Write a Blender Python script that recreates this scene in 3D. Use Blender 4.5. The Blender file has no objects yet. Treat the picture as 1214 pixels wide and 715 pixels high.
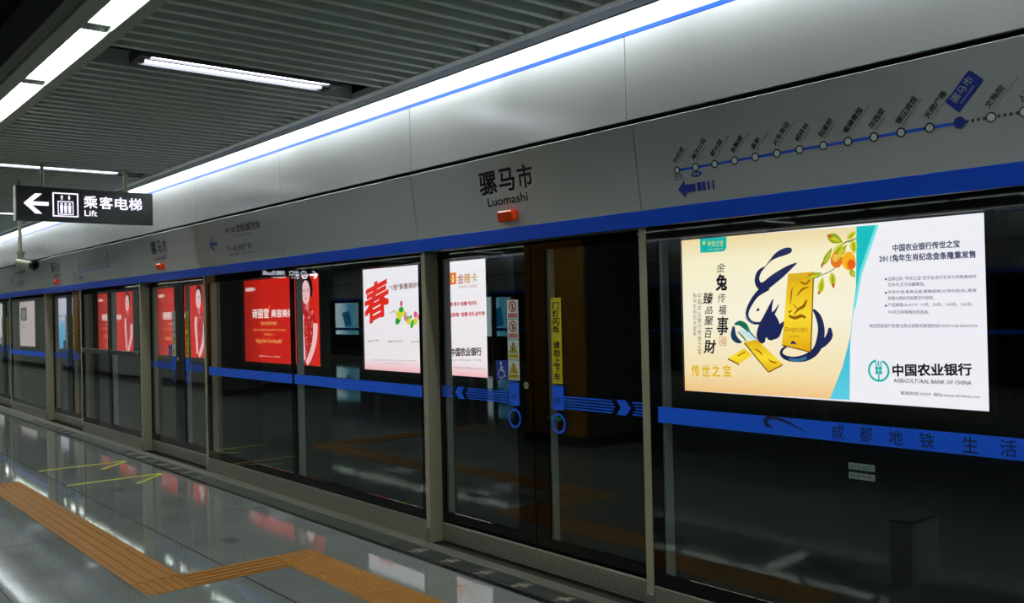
import bpy, bmesh, math, random
from mathutils import Matrix, Vector
random.seed(7)
SC = bpy.context.scene
COL = SC.collection
PI = math.pi
# ------------------------------------------------------------------ camera
CAMP = Vector((4.2992, -3.6193, 1.6184)); FPX = 1087.1; YAW = 0.8784; PITCH = 0.0081; ROLL = -0.0227
def basis():
    cy, sy = math.cos(YAW), math.sin(YAW)
    f = Vector((-sy, cy, 0)); r = Vector((cy, sy, 0)); u = Vector((0, 0, 1))
    cp, sp = math.cos(PITCH), math.sin(PITCH)
    f2 = cp*f + sp*u; u2 = -sp*f + cp*u
    cr, sr = math.cos(ROLL), math.sin(ROLL)
    return cr*r + sr*u2, -sr*r + cr*u2, f2
RR, UU, FF = basis()
cd = bpy.data.cameras.new('camera'); cam = bpy.data.objects.new('camera', cd); COL.objects.link(cam)
cd.sensor_width = 36; cd.sensor_fit = 'HORIZONTAL'; cd.lens = FPX/1214*36; cd.clip_start = 0.05; cd.clip_end = 200
M = Matrix.Identity(4)
for i in range(3):
    M[i][0] = RR[i]; M[i][1] = UU[i]; M[i][2] = -FF[i]; M[i][3] = CAMP[i]
cam.matrix_world = M; SC.camera = cam
def at(px, py, Y):                       # pixel of the photo -> point on the vertical plane y=Y
    d = FF + RR*((px-607)/FPX) - UU*((py-357.5)/FPX)
    return CAMP + d*((Y-CAMP.y)/d.y)
# ------------------------------------------------------------------ world, exposure
w = bpy.data.worlds.new('underground'); SC.world = w; w.use_nodes = True
w.node_tree.nodes['Background'].inputs[0].default_value = (0.004, 0.005, 0.005, 1)
w.node_tree.nodes['Background'].inputs[1].default_value = 1.0
vs = SC.view_settings; vs.view_transform = 'Standard'; vs.look = 'None'; vs.gamma = 1; vs.use_curve_mapping = False; vs.exposure = 0.35
# light strengths of the fittings (their builders use these)
S_COVE, S_LINE, S_TUBE = 54.0, 22.0, 14.0
SC.cycles.max_bounces = 8; SC.cycles.glossy_bounces = 5; SC.cycles.transparent_max_bounces = 16
SC.cycles.use_denoising = True; SC.cycles.caustics_reflective = False; SC.cycles.caustics_refractive = False
SC.cycles.sample_clamp_indirect = 4.0
# ------------------------------------------------------------------ materials
def lin(c):
    return tuple((x/255/12.92 if x/255 <= .04045 else ((x/255+.055)/1.055)**2.4) for x in c) + (1,)
_m = {}
def mat(name, rgb, rough=.5, metal=0.0, noise=0.0, nscale=30, bump=0.0, spec=.5, stretch=None, coat=0.0):
    if name in _m: return _m[name]
    m = bpy.data.materials.new(name); m.use_nodes = True; nt = m.node_tree; b = nt.nodes['Principled BSDF']
    b.inputs['Base Color'].default_value = lin(rgb); b.inputs['Roughness'].default_value = rough
    b.inputs['Metallic'].default_value = metal; b.inputs['Specular IOR Level'].default_value = spec
    b.inputs['Coat Weight'].default_value = coat
    tc = nt.nodes.new('ShaderNodeTexCoord'); mp = nt.nodes.new('ShaderNodeMapping'); nz = nt.nodes.new('ShaderNodeTexNoise')
    nt.links.new(tc.outputs['Object'], mp.inputs[0]); nt.links.new(mp.outputs[0], nz.inputs[0])
    if stretch: mp.inputs['Scale'].default_value = stretch
    nz.inputs['Scale'].default_value = nscale; nz.inputs['Detail'].default_value = 4
    if noise > 0:
        r = nt.nodes.new('ShaderNodeMixRGB'); r.blend_type = 'MIX'
        a = lin(rgb); r.inputs[1].default_value = tuple(x*(1-noise) for x in a[:3])+(1,); r.inputs[2].default_value = tuple(min(1, x*(1+noise)) for x in a[:3])+(1,)
        nt.links.new(nz.outputs[0], r.inputs[0]); nt.links.new(r.outputs[0], b.inputs['Base Color'])
    if bump > 0:
        bp = nt.nodes.new('ShaderNodeBump'); bp.inputs['Strength'].default_value = bump; bp.inputs['Distance'].default_value = .01
        nt.links.new(nz.outputs[0], bp.inputs['Height']); nt.links.new(bp.outputs[0], b.inputs['Normal'])
    _m[name] = m; return m
def glow(name, rgb, s=1.0):
    if name in _m: return _m[name]
    m = bpy.data.materials.new(name); m.use_nodes = True; nt = m.node_tree; b = nt.nodes['Principled BSDF']
    b.inputs['Base Color'].default_value = (.02, .02, .02, 1); b.inputs['Roughness'].default_value = .4
    b.inputs['Emission Color'].default_value = lin(rgb); b.inputs['Emission Strength'].default_value = s
    _m[name] = m; return m
AD = 0.86
def ink(rgb, s=AD):                      # backlit print colour
    return glow('backlit_%d_%d_%d_%d' % (*rgb, int(s*100)), rgb, s)
def paint(rgb):
    return mat('print_%d_%d_%d' % rgb, rgb, .45)
def glow_grad(name, stops, axis, s=AD, nz=0):        # printed gradient on a backlit sheet, object coords
    if name in _m: return _m[name]
    m = glow(name, (255, 255, 255), s); nt = m.node_tree; b = nt.nodes['Principled BSDF']
    tc = nt.nodes.new('ShaderNodeTexCoord'); sp = nt.nodes.new('ShaderNodeSeparateXYZ'); rp = nt.nodes.new('ShaderNodeValToRGB')
    nt.links.new(tc.outputs['Generated'], sp.inputs[0]); nt.links.new(sp.outputs[axis], rp.inputs[0]); nt.links.new(rp.outputs[0], b.inputs['Emission Color'])
    e = rp.color_ramp.elements
    while len(e) < len(stops): e.new(.5)
    for k, (p, c) in enumerate(stops): e[k].position = p; e[k].color = lin(c)
    return m
def glassmat():
    m = bpy.data.materials.new('screen_glass'); m.use_nodes = True; nt = m.node_tree; nt.nodes.remove(nt.nodes['Principled BSDF'])
    out = nt.nodes['Material Output']; tr = nt.nodes.new('ShaderNodeBsdfTransparent'); gl = nt.nodes.new('ShaderNodeBsdfGlossy')
    fr = nt.nodes.new('ShaderNodeFresnel'); mx = nt.nodes.new('ShaderNodeMixShader')
    ge = nt.nodes.new('ShaderNodeNewGeometry'); ma = nt.nodes.new('ShaderNodeMapRange')   # same reflectance on both faces of the pane
    ma.inputs['To Min'].default_value = 1.5; ma.inputs['To Max'].default_value = 1/1.5
    nt.links.new(ge.outputs['Backfacing'], ma.inputs['Value']); nt.links.new(ma.outputs['Result'], fr.inputs[0]); gl.inputs['Roughness'].default_value = 0.0; gl.inputs['Color'].default_value = (.95, 1, .98, 1)
    tr.inputs['Color'].default_value = (.965, .985, .975, 1)
    nt.links.new(fr.outputs[0], mx.inputs[0]); nt.links.new(tr.outputs[0], mx.inputs[1]); nt.links.new(gl.outputs[0], mx.inputs[2])
    nt.links.new(mx.outputs[0], out.inputs['Surface']); return m
GLASS = glassmat()
def granite():
    m = bpy.data.materials.new('polished_granite'); m.use_nodes = True; nt = m.node_tree; b = nt.nodes['Principled BSDF']
    tc = nt.nodes.new('ShaderNodeTexCoord'); geo = nt.nodes.new('ShaderNodeNewGeometry')
    n1 = nt.nodes.new('ShaderNodeTexNoise'); n1.inputs['Scale'].default_value = 130; n1.inputs['Detail'].default_value = 3
    n2 = nt.nodes.new('ShaderNodeTexNoise'); n2.inputs['Scale'].default_value = 2.2; n2.inputs['Detail'].default_value = 3
    r1 = nt.nodes.new('ShaderNodeValToRGB'); e = r1.color_ramp.elements
    e[0].position = .36; e[0].color = lin((98, 103, 100)); e[1].position = .62; e[1].color = lin((158, 163, 159))
    nt.links.new(geo.outputs['Position'], n1.inputs[0]); nt.links.new(geo.outputs['Position'], n2.inputs[0]); nt.links.new(n1.outputs[0], r1.inputs[0])
    mx = nt.nodes.new('ShaderNodeMixRGB'); mx.blend_type = 'MULTIPLY'; mx.inputs[0].default_value = .35
    nt.links.new(r1.outputs[0], mx.inputs[1]); nt.links.new(n2.outputs[0], mx.inputs[2]); nt.links.new(mx.outputs[0], b.inputs['Base Color'])
    b.inputs['Roughness'].default_value = .05; b.inputs['Specular IOR Level'].default_value = .45
    bp = nt.nodes.new('ShaderNodeBump'); bp.inputs['Strength'].default_value = .025; bp.inputs['Distance'].default_value = .01
    n3 = nt.nodes.new('ShaderNodeTexNoise'); n3.inputs['Scale'].default_value = 1.6; n3.inputs['Detail'].default_value = 1
    nt.links.new(geo.outputs['Position'], n3.inputs[0]); nt.links.new(n3.outputs[0], bp.inputs['Height']); nt.links.new(bp.outputs[0], b.inputs['Normal'])
    return m
GRANITE = granite()
STEEL = mat('brushed_steel', (166, 160, 138), .36, .3, noise=.12, nscale=6, stretch=(1, 1, 60))
STEELD = mat('dull_steel', (112, 114, 108), .42, .4, noise=.15, nscale=8)
ALU = mat('mullion_aluminium', (176, 186, 186), .4, .35, noise=.06, nscale=4)
KICK = mat('kick_steel', (164, 160, 144), .4, .3, noise=.1, nscale=5, stretch=(1, 1, 40))
FRIT = mat('black_glass_border', (5, 6, 6), .02, 0, spec=.3)
PANEL = mat('silver_coated_panel', (190, 193, 194), .2, .1, noise=.03, nscale=40, spec=.6)
COVEW = mat('white_cove_panel', (232, 234, 238), .5)
BLUE = mat('blue_band', (14, 84, 228), .3, noise=.05, nscale=12)
BLUET = mat('blue_tape', (14, 98, 245), .4)
BLUES = mat('thin_blue_trim', (5, 72, 168), .35)
BLACK = mat('black_print', (22, 24, 26), .5)
JOINT = mat('dark_gap', (14, 16, 16), .8)
BAFF = mat('grey_green_baffle', (226, 238, 228), .3, .0, noise=.03, nscale=3, spec=.9)
TRIMG = mat('ceiling_trim_grey', (236, 242, 236), .3, .0, spec=.9)
TRIMD = mat('ceiling_trim_dark', (84, 92, 90), .5)
VOID = mat('black_void', (7, 8, 8), .95)
TUNNEL = mat('tunnel_concrete', (32, 38, 36), .9, noise=.3, nscale=3, bump=.3)
TACT = mat('ochre_tactile', (158, 102, 16), .55, noise=.12, nscale=60)
GOLD = mat('gold_column_cladding', (176, 122, 30), .35, .3, noise=.12, nscale=5)
DGRAN = mat('dark_speckled_granite', (78, 80, 78), .25, noise=.5, nscale=180)
WALLG = mat('grey_wall_panel', (150, 154, 150), .4, noise=.04, nscale=6)
ORANGE = mat('orange_lamp_lens', (232, 62, 12), .25)
# ------------------------------------------------------------------ object helpers
def obj(name, me, parent=None, loc=(0, 0, 0), rot=(0, 0, 0)):
    o = bpy.data.objects.new(name, me); COL.objects.link(o); o.location = loc; o.rotation_euler = rot
    if parent: o.parent = parent
    return o
def thing(name, label, cat, loc=(0, 0, 0), rot=(0, 0, 0), group=None, me=None):
    o = obj(name, me, None, loc, rot); o['label'] = label; o['category'] = cat
    if group: o['group'] = group
    return o
def struct(name, me, loc=(0, 0, 0), rot=(0, 0, 0)):
    o = obj(name, me, None, loc, rot); o['kind'] = 'structure'; return o
def dup(root, loc=None, rot=None, label=None, group=None):
    r = root.copy(); COL.objects.link(r)
    if loc is not None: r.location = loc
    if rot is not None: r.rotation_euler = rot
    if label: r['label'] = label
    if group: r['group'] = group
    for c in root.children:
        d = c.copy(); COL.objects.link(d); d.parent = r
        for g in c.children:
            h = g.copy(); COL.objects.link(h); h.parent = d
    return r
class MB:
    def __init__(s): s.v = []; s.f = []; s.mi = []; s.m = []
    def _mi(s, m):
        if m not in s.m: s.m.append(m)
        return s.m.index(m)
    def faces(s, vs, fs, m):
        b = len(s.v); s.v += [tuple(p) for p in vs]; k = s._mi(m)
        for f in fs: s.f.append([b+i for i in f]); s.mi.append(k)
        return s
    def box(s, x0, x1, y0, y1, z0, z1, m, bev=0):
        if bev:
            bm = bmesh.new(); bmesh.ops.create_cube(bm, size=1)
            for v in bm.verts: v.co = Vector(((x0+x1)/2+v.co.x*(x1-x0), (y0+y1)/2+v.co.y*(y1-y0), (z0+z1)/2+v.co.z*(z1-z0)))
            bmesh.ops.bevel(bm, geom=bm.edges[:], offset=bev, segments=1, affect='EDGES')
            bm.verts.index_update(); s.faces([v.co[:] for v in bm.verts], [[v.index for v in f.verts] for f in bm.faces], m); bm.free(); return s
        vs = [(x0, y0, z0), (x1, y0, z0), (x1, y1, z0), (x0, y1, z0), (x0, y0, z1), (x1, y0, z1), (x1, y1, z1), (x0, y1, z1)]
        return s.faces(vs, [(0, 3, 2, 1), (4, 5, 6, 7), (0, 1, 5, 4), (1, 2, 6, 5), (2, 3, 7, 6), (3, 0, 4, 7)], m)
    def xz(s, pts, y, m, th=0):          # polygon in the XZ plane facing -Y
        n = len(pts); a = sum(pts[i][0]*pts[(i+1) % n][1]-pts[(i+1) % n][0]*pts[i][1] for i in range(n))
        if a < 0: pts = pts[::-1]
        s.faces([(p[0], y, p[1]) for p in pts], [list(range(n))], m)
        if th:
            b = [(p[0], y, p[1]) for p in pts]+[(p[0], y+th, p[1]) for p in pts]
            s.faces(b, [(i, (i+n), (i+1) % n+n, (i+1) % n) for i in range(n)], m)
        return s
    def rect(s, x0, x1, z0, z1, y, m): return s.xz([(x0, z0), (x1, z0), (x1, z1), (x0, z1)], y, m)
    def ellipse(s, cx, cz, rx, rz, y, m, ang=0, n=24):
        c, sn = math.cos(ang), math.sin(ang)
        return s.xz([(cx+rx*math.cos(t)*c-rz*math.sin(t)*sn, cz+rx*math.cos(t)*sn+rz*math.sin(t)*c) for t in [2*PI*i/n for i in range(n)]], y, m)
    def leaf(s, cx, cz, L, W, ang, y, m):
        c, sn = math.cos(ang), math.sin(ang); p = []
        for i in range(9): t = i/8; p.append(((t-.5)*L, W/2*math.sin(PI*t**.8)))
        for i in range(7, 0, -1): t = i/8; p.append(((t-.5)*L, -W/2*math.sin(PI*t**.8)))
        return s.xz([(cx+a*c-b*sn, cz+a*sn+b*c) for a, b in p], y, m)
    def ring(s, cx, cz, r0, r1, y, m, n=24):
        vs = []; fs = []
        for i in range(n):
            t = 2*PI*i/n; vs += [(cx+r0*math.cos(t), y, cz+r0*math.sin(t)), (cx+r1*math.cos(t), y, cz+r1*math.sin(t))]
        for i in range(n):
            j = (i+1) % n; fs.append((2*i, 2*i+1, 2*j+1, 2*j)[::-1] if r1 < r0 else (2*i, 2*i+1, 2*j+1, 2*j))
        return s.faces(vs, fs, m)
    def cyl(s, c, axis, r, L, m, n=16, r2=None):
        r2 = r if r2 is None else r2; vs = []; a = {'x': 0, 'y': 1, 'z': 2}[axis]; o = [i for i in range(3) if i != a]
        for k in (0, 1):
            for i in range(n):
                t = 2*PI*i/n; p = list(c); p[a] += L*k; rr = r if k == 0 else r2; p[o[0]] += rr*math.cos(t); p[o[1]] += rr*math.sin(t); vs.append(p)
        fs = [(i, (i+1) % n, (i+1) % n+n, i+n) for i in range(n)]+[tuple(range(n))[::-1], tuple(range(n, 2*n))]
        if axis == 'y': fs = [f[::-1] for f in fs]
        return s.faces(vs, fs, m)
    def tube(s, pts, r, m, n=10):
        for a, b in zip(pts[:-1], pts[1:]):
            a, b = Vector(a), Vector(b); d = (b-a); L = d.length; q = d.to_track_quat('Z', 'Y')
            vs = [a+q @ Vector((r*math.cos(2*PI*i/n), r*math.sin(2*PI*i/n), z)) for z in (0, L) for i in range(n)]
            s.faces([v[:] for v in vs], [(i, (i+1) % n, (i+1) % n+n, i+n) for i in range(n)]+[tuple(range(n))[::-1], tuple(range(n, 2*n))], m)
        return s
    def brush(s, pts, y, m):             # pts (x,z,width): ribbon in the XZ plane, smoothed
        P = []
        for i in range(len(pts)-1):
            p0 = pts[max(i-1, 0)]; p1 = pts[i]; p2 = pts[i+1]; p3 = pts[min(i+2, len(pts)-1)]
            for k in range(5):
                t = k/5; P.append([.5*((2*b)+(-a+c)*t+(2*a-5*b+4*c-d)*t*t+(-a+3*b-3*c+d)*t**3) for a, b, c, d in zip(p0, p1, p2, p3)])
        P.append(list(pts[-1])); L = []; R = []
        for i, p in enumerate(P):
            a = P[max(i-1, 0)]; b = P[min(i+1, len(P)-1)]; dx, dz = b[0]-a[0], b[1]-a[1]; h = math.hypot(dx, dz) or 1; wd = max(p[2], .0005)/2
            L.append((p[0]-dz/h*wd, p[1]+dx/h*wd)); R.append((p[0]+dz/h*wd, p[1]-dx/h*wd))
        for i in range(len(P)-1):
            s.xz([L[i], L[i+1], R[i+1], R[i]], y, m)
        return s
    def mesh(s, name):
        me = bpy.data.meshes.new(name); me.from_pydata(s.v, [], s.f)
        for m in s.m: me.materials.append(m)
        me.polygons.foreach_set('material_index', s.mi); me.update(); return me
    def build(s, name, parent=None, loc=(0, 0, 0), rot=(0, 0, 0)): return obj(name, s.mesh(name), parent, loc, rot)
_tc = {}
def textmesh(body, bold=0.0, shear=0.0):
    k = (body, bold, shear)
    if k in _tc: return _tc[k]
    c = bpy.data.curves.new('lettering', 'FONT'); c.body = body; c.resolution_u = 2 if len(body) < 12 else 1; c.offset = bold; c.shear = shear
    o = bpy.data.objects.new('tmp', c); COL.objects.link(o)
    dg = bpy.context.evaluated_depsgraph_get(); dg.update()
    me = bpy.data.meshes.new_from_object(o.evaluated_get(dg)); bpy.data.objects.remove(o); bpy.data.curves.remove(c)
    vs = [tuple(v.co) for v in me.vertices]; fs = [tuple(p.vertices) for p in me.polygons]; bpy.data.meshes.remove(me)
    if not vs: vs = [(0, 0, 0), (.01, 0, 0), (0, .01, 0)]; fs = [(0, 1, 2)]
    x0 = min(v[0] for v in vs); x1 = max(v[0] for v in vs); y0 = min(v[1] for v in vs); y1 = max(v[1] for v in vs)
    _tc[k] = (vs, fs, x0, x1, y0, y1); return _tc[k]
def put_text(mb, body, m, y, x0, x1, z0, z1, zr0=None, zr1=None, bold=0.0, shear=0.0, ang=0):
    """text filling the rectangle x0..x1, z0..z1 (optionally sheared so that the right end stands at zr0..zr1)"""
    vs, fs, a, b, c, d = textmesh(body, 0, shear)
    bold *= .8; offs = [(0, 0)] if not bold else [(bold, bold), (-bold, -bold), (bold, -bold), (-bold, bold), (0, 0)]
    zr0 = z0 if zr0 is None else zr0; zr1 = z1 if zr1 is None else zr1
    ca, sa = math.cos(ang), math.sin(ang)
    for ox, oz in offs:
      out = []
      for p in vs:
        u = (p[0]+ox-a)/max(b-a, 1e-6); v = (p[1]+oz-c)/max(d-c, 1e-6)
        zz = (z0+(z1-z0)*v)*(1-u)+(zr0+(zr1-zr0)*v)*u; xx = x0+(x1-x0)*u
        if ang: dx, dz = xx-x0, zz-z0; xx, zz = x0+dx*ca-dz*sa, z0+dx*sa+dz*ca
        out.append((xx, y, zz))
      mb.faces(out, fs, m)
    return mb
def vtext(mb, body, m, y, x0, x1, ztop, zbot, bold=0.0):
    h = (ztop-zbot)/len(body)
    for i, ch in enumerate(body):
        if ch != ' ': put_text(mb, ch, m, y, x0, x1, ztop-h*(i+1)+h*.1, ztop-h*i-h*.02, bold=bold)
    return mb
WY = -12.2                                # plane of the far screen wall
P_ = []
# ------------------------------------------------------------------ the setting: floor
fl = MB(); fl.box(-46, 8, WY+.05, -.0, -.3, -.004, JOINT); FLOOR = struct('floor', fl.mesh('floor'))
xs = [8.0]; x = 6.93
cols = [(-3.07+i*1.0, -3.07+(i+1)*1.0) for i in range(-43, 11)]
rows = [(-1.29, -.29)]
yy = -1.29
while yy > WY+.3+.6: rows.append((yy-.6, yy)); yy -= .6
rows.append((WY+.29, yy))
tile_me = {}
far = MB()
for (a, b) in cols:
    for ri, (c, d) in enumerate(rows):
        gx = .006 if abs(a+3.07) < .01 else .0012; gx2 = .006 if abs(b+3.07) < .01 else .0012
        gy2 = .0075 if abs(d+1.29) < .01 else .0012; gy1 = .0075 if abs(c+1.29) < .01 else .0012
        if a > -17 and ri < 6 and a < 3:
            k = (round(gx, 4), round(gx2, 4), ri if ri < 2 else 2)
            if k not in tile_me:
                t = MB(); t.box(gx, 1-gx2, c-d+gy1, -gy2, -.004, 0, GRANITE, bev=.0008); tile_me[k] = t.mesh('tile')
            obj('tile', tile_me[k], FLOOR, (a, d, 0))
        else: far.box(a+gx, b-gx2, c+gy1, d-gy2, -.004, 0, GRANITE)
o = far.build('tiles', FLOOR); o['kind'] = 'stuff'
# tactile paving
bar = MB(); bar.box(.0003, .2997, .0003, .2997, 0, .003, TACT)
for k in range(4):
    y0 = .03+k*.07; bar.box(.0005, .2995, y0, y0+.034, .003, .008, TACT, bev=.002)
BAR = bar.mesh('tactile_tile')
dot = MB(); dot.box(.002, .298, .002, .298, 0, .003, TACT, bev=.001)
for i in range(6):
    for j in range(6): dot.cyl((.025+i*.05, .025+j*.05, .003), 'z', .013, .005, TACT, 6, .008)
DOT = dot.mesh('tactile_tile')
def tact(me, x, y, rz=0):
    if rz: obj('tactile_tile', me, FLOOR, (x+.3, y, 0), (0, 0, PI/2))
    else: obj('tactile_tile', me, FLOOR, (x, y, 0))
for k in range(16): tact(BAR if 0 < k < 15 else DOT, -1.17-.3*(k+1), -1.875)
for k in range(3): tact(DOT if k == 2 else BAR, -1.47, -1.575+.295*k, 1)
for k in range(9): tact(DOT, -1.17+.3*k, -.985)
for k in range(7): tact(BAR, -5.97, -2.175-.3*k, 1)
# yellow queue marks by the second door
YEL = mat('yellow_floor_tape', (190, 186, 30), .5)
for n_, (x0, dx) in enumerate(((-6.5, .55), (-5.35, .28))):
    q = MB(); q.box(x0-.026, x0+.026, -1.28, -.38, 0, .0015, YEL)
    sx = 1
    q.faces([(x0+.02, -.40, .0015), (x0+.05, -.38, .0015), (x0+.43, -.74, .0015), (x0+.38, -.76, .0015)], [(0, 3, 2, 1)], YEL)
    thing('floor_arrow', ('yellow tape arrow line on the floor nearer the far side of the second door', 'yellow tape arrow line on the floor at the camera side of the second door')[n_], 'floor marking', group=None, me=q.mesh('floor_arrow'))
for n_, (cx, cy) in enumerate(((-4.72, -1.0), (-2.1, -.99))):
    q = MB(); q.box(cx-.09, cx+.09, cy-.05, cy+.05, 0, .002, mat('drain_dark', (62, 66, 62), .5))
    for k in range(5): q.box(cx-.075, cx+.075, cy-.04+k*.018, cy-.031+k*.018, .002, .003, JOINT)
    thing('drain_cover', ('small grey drain cover in the floor, by the yellow arrows', 'small grey drain cover in the floor, behind the ochre tactile bend')[n_], 'drain cover', me=q.mesh('drain_cover'))
# ------------------------------------------------------------------ door sill
def sill(y0, sgn, label):
    root = thing('door_sill', label, 'sill', (0, y0, 0), (0, 0, 0 if sgn > 0 else PI))
    a, b = (-44, 7) if sgn > 0 else (-7, 44)
    MB().box(a, b, -.29, -.25, -.02, .004, mat('black_granite_edge', (28, 31, 29), .12), .001).build('granite_edge', root)
    MB().box(a, b, -.25, -.09, -.02, .003, mat('sill_steel', (74, 78, 72), .35, .5, noise=.25, nscale=9)).build('steel_plate', root)
    MB().box(a, b, -.09, -.0, -.02, .006, mat('threshold_steel', (132, 132, 120), .4, .6, noise=.12, nscale=12, stretch=(1, 30, 1)), .001).build('threshold', root)
    if sgn > 0:
        pm = MB(); pm.box(0, .24, -.225, -.115, .003, .0055, mat('reflection_pad', (34, 38, 36), .6), .001); pm = pm.mesh('reflection_pad')  # dark patches of glass reflections on the sill, modelled as thin pads
        wm = MB(); wm.faces([(.262, -.235, .0035), (.285, -.235, .0035), (.335, -.12, .0035), (.30, -.12, .0035)], [(0, 1, 2, 3)], STEEL)
        wm.faces([(.25, -.175, .0034), (.345, -.19, .0034), (.345, -.165, .0034), (.25, -.16, .0034)], [(0, 1, 2, 3)], STEEL); wm = wm.mesh('reflection_mark')  # pale marks of the same reflections, laid on as steel-coloured faces
        for dx in (0, -6.08, -10.74):
            for k in range(7):
                obj('reflection_pad', pm, root, (dx-1.2+k*.36, 0, 0)); obj('reflection_mark', wm, root, (dx-1.2+k*.36, 0, 0))
    return root
sill(0, 1, 'dark steel and granite door sill running along the foot of the glass screen wall')
sill(WY, -1, 'dark sill of the opposite screen wall, out of view behind the camera')
# ------------------------------------------------------------------ screen wall parts
def pane(x0, x1, y0, y1, z0, z1):
    g = MB(); g.faces([(x0, y0, z0), (x1, y0, z0), (x1, y0, z1), (x0, y0, z1), (x0, y1, z0), (x1, y1, z0), (x1, y1, z1), (x0, y1, z1)], [(0, 1, 2, 3), (7, 6, 5, 4)], GLASS); return g
def glass_panel(X0, X1, label, side=1, mark=None, band=True, bar=False, group=None, L=.075):
    """fixed glazed panel, local x from 0 to W; side=-1 for the far wall"""
    W = X1-X0
    root = thing('platform_screen', label, 'glass panel', (X0, 0, 0) if side > 0 else (X1, WY, 0), (0, 0, 0 if side > 0 else PI), group)
    f = MB(); Rr, B = .045, .075
    f.box(0, L, .0, .008, .155, 2.03, FRIT); f.box(W-Rr, W, .0, .008, .155, 2.03, FRIT)
    f.box(L, W-Rr, .0, .008, .155, .155+B, FRIT); f.box(L, W-Rr, .0, .008, 1.955, 2.03, FRIT)
    f.build('black_border', root)
    g = pane(L, W-Rr, .006, .016, .155+B, 1.955); g.build('glass_pane', root)
    k = MB(); k.box(.002, W-.002, .0, .03, .003, .153, KICK, .002)
    for i in range(11): k.box(.004, W-.004, -.0025, .0, .016+i*.0125, .0215+i*.0125, STEELD)
    k.build('kick_plate', root)
    m = MB(); m.box(.012, L+.004, .024, .082, .02, 2.03, ALU, .003); m.build('mullion', root)
    if band:
        b = MB(); b.rect(L-.02, W-Rr+.02, 1.012, 1.095, -.001, BLUET); bo = b.build('blue_band', root)
        if mark:
            ox = X0; t = MB(); DK = mat('dark_blue_print', (8, 24, 70), .5)
            t.brush([(1.80-ox, 1.045, .004), (1.765-ox, 1.058, .02), (1.765-ox, 1.078, .022), (1.80-ox, 1.09, .015), (1.88-ox, 1.075, .010), (1.97-ox, 1.04, .003)], -.002, DK)
            for ch, (a, c) in {'成': (2.10, 2.16), '都': (2.23, 2.29), '地': (2.36, 2.42), '铁': (2.49, 2.55), '生': (2.66, 2.72), '活': (2.80, 2.86), '有': (2.95, 3.0)}.items():
                if c-ox < W: put_text(t, ch, DK, -.002, a-ox, c-ox, 1.022, 1.085)
            t.build('lettering', root)
    if bar:
        b = MB(); b.box(.02, W-.02, -.012, .02, 1.14, 1.2, mat('push_bar_dark', (58, 62, 58), .4, .5), .004); b.cyl((W-.1, -.012, 1.17), 'y', .014, -.008, STEEL); b.build('push_bar', root)
    return root
def glazed_run(panels):
    for p in panels: glass_panel(*p[:2], **p[2])
glazed_run([
    (1.05, 3.10, dict(label='large glass screen panel in front of the gold ingot advert, right of the near door', mark=True)),
    (3.10, 5.03, dict(label='glass screen panel just outside the frame on the right')),
    (-3.06, -1.05, dict(label='glass screen panel left of the near door, in front of the white spring advert', L=.035)),
    (-5.03, -3.06, dict(label='glass screen panel right of the second door, in front of the red beauty advert')),
    (-8.40, -7.13, dict(label='right emergency exit leaf with push bar, left of the second door', band=False, bar=True)),
    (-9.69, -8.40, dict(label='left emergency exit leaf with push bar, right of the third door', band=False, bar=True)),
    (-14.35, -11.79, dict(label='distant glass screen panel with blue band, left of the third door')),
    (-19.0, -16.45, dict(label='far glass screen panel at the left edge of the picture', band=True)),
])
def post(X, label, side=1, group=None):
    root = thing('steel_post', label, 'post', (X, 0, 0) if side > 0 else (X, WY, 0), (0, 0, 0 if side > 0 else PI), group)
    p = MB(); p.box(-.025, .025, -.006, .15, .003, 2.035, STEEL, .003); p.build('post_body', root)
    s = MB(); s.box(-.0245, .0245, -.012, -.0062, .003, .105, STEELD, .002); s.build('post_shoe', root)
    return root
DOORS = [(0, 'near'), (-6.08, 'second'), (-10.74, 'third'), (-15.4, 'fourth, farthest'), (6.08, 'unseen right-hand')]
for dx, nm in DOORS:
    post(dx+1.025, 'brushed steel post on the right of the %s door' % nm); post(dx-1.025, 'brushed steel post on the left of the %s door' % nm)
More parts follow.
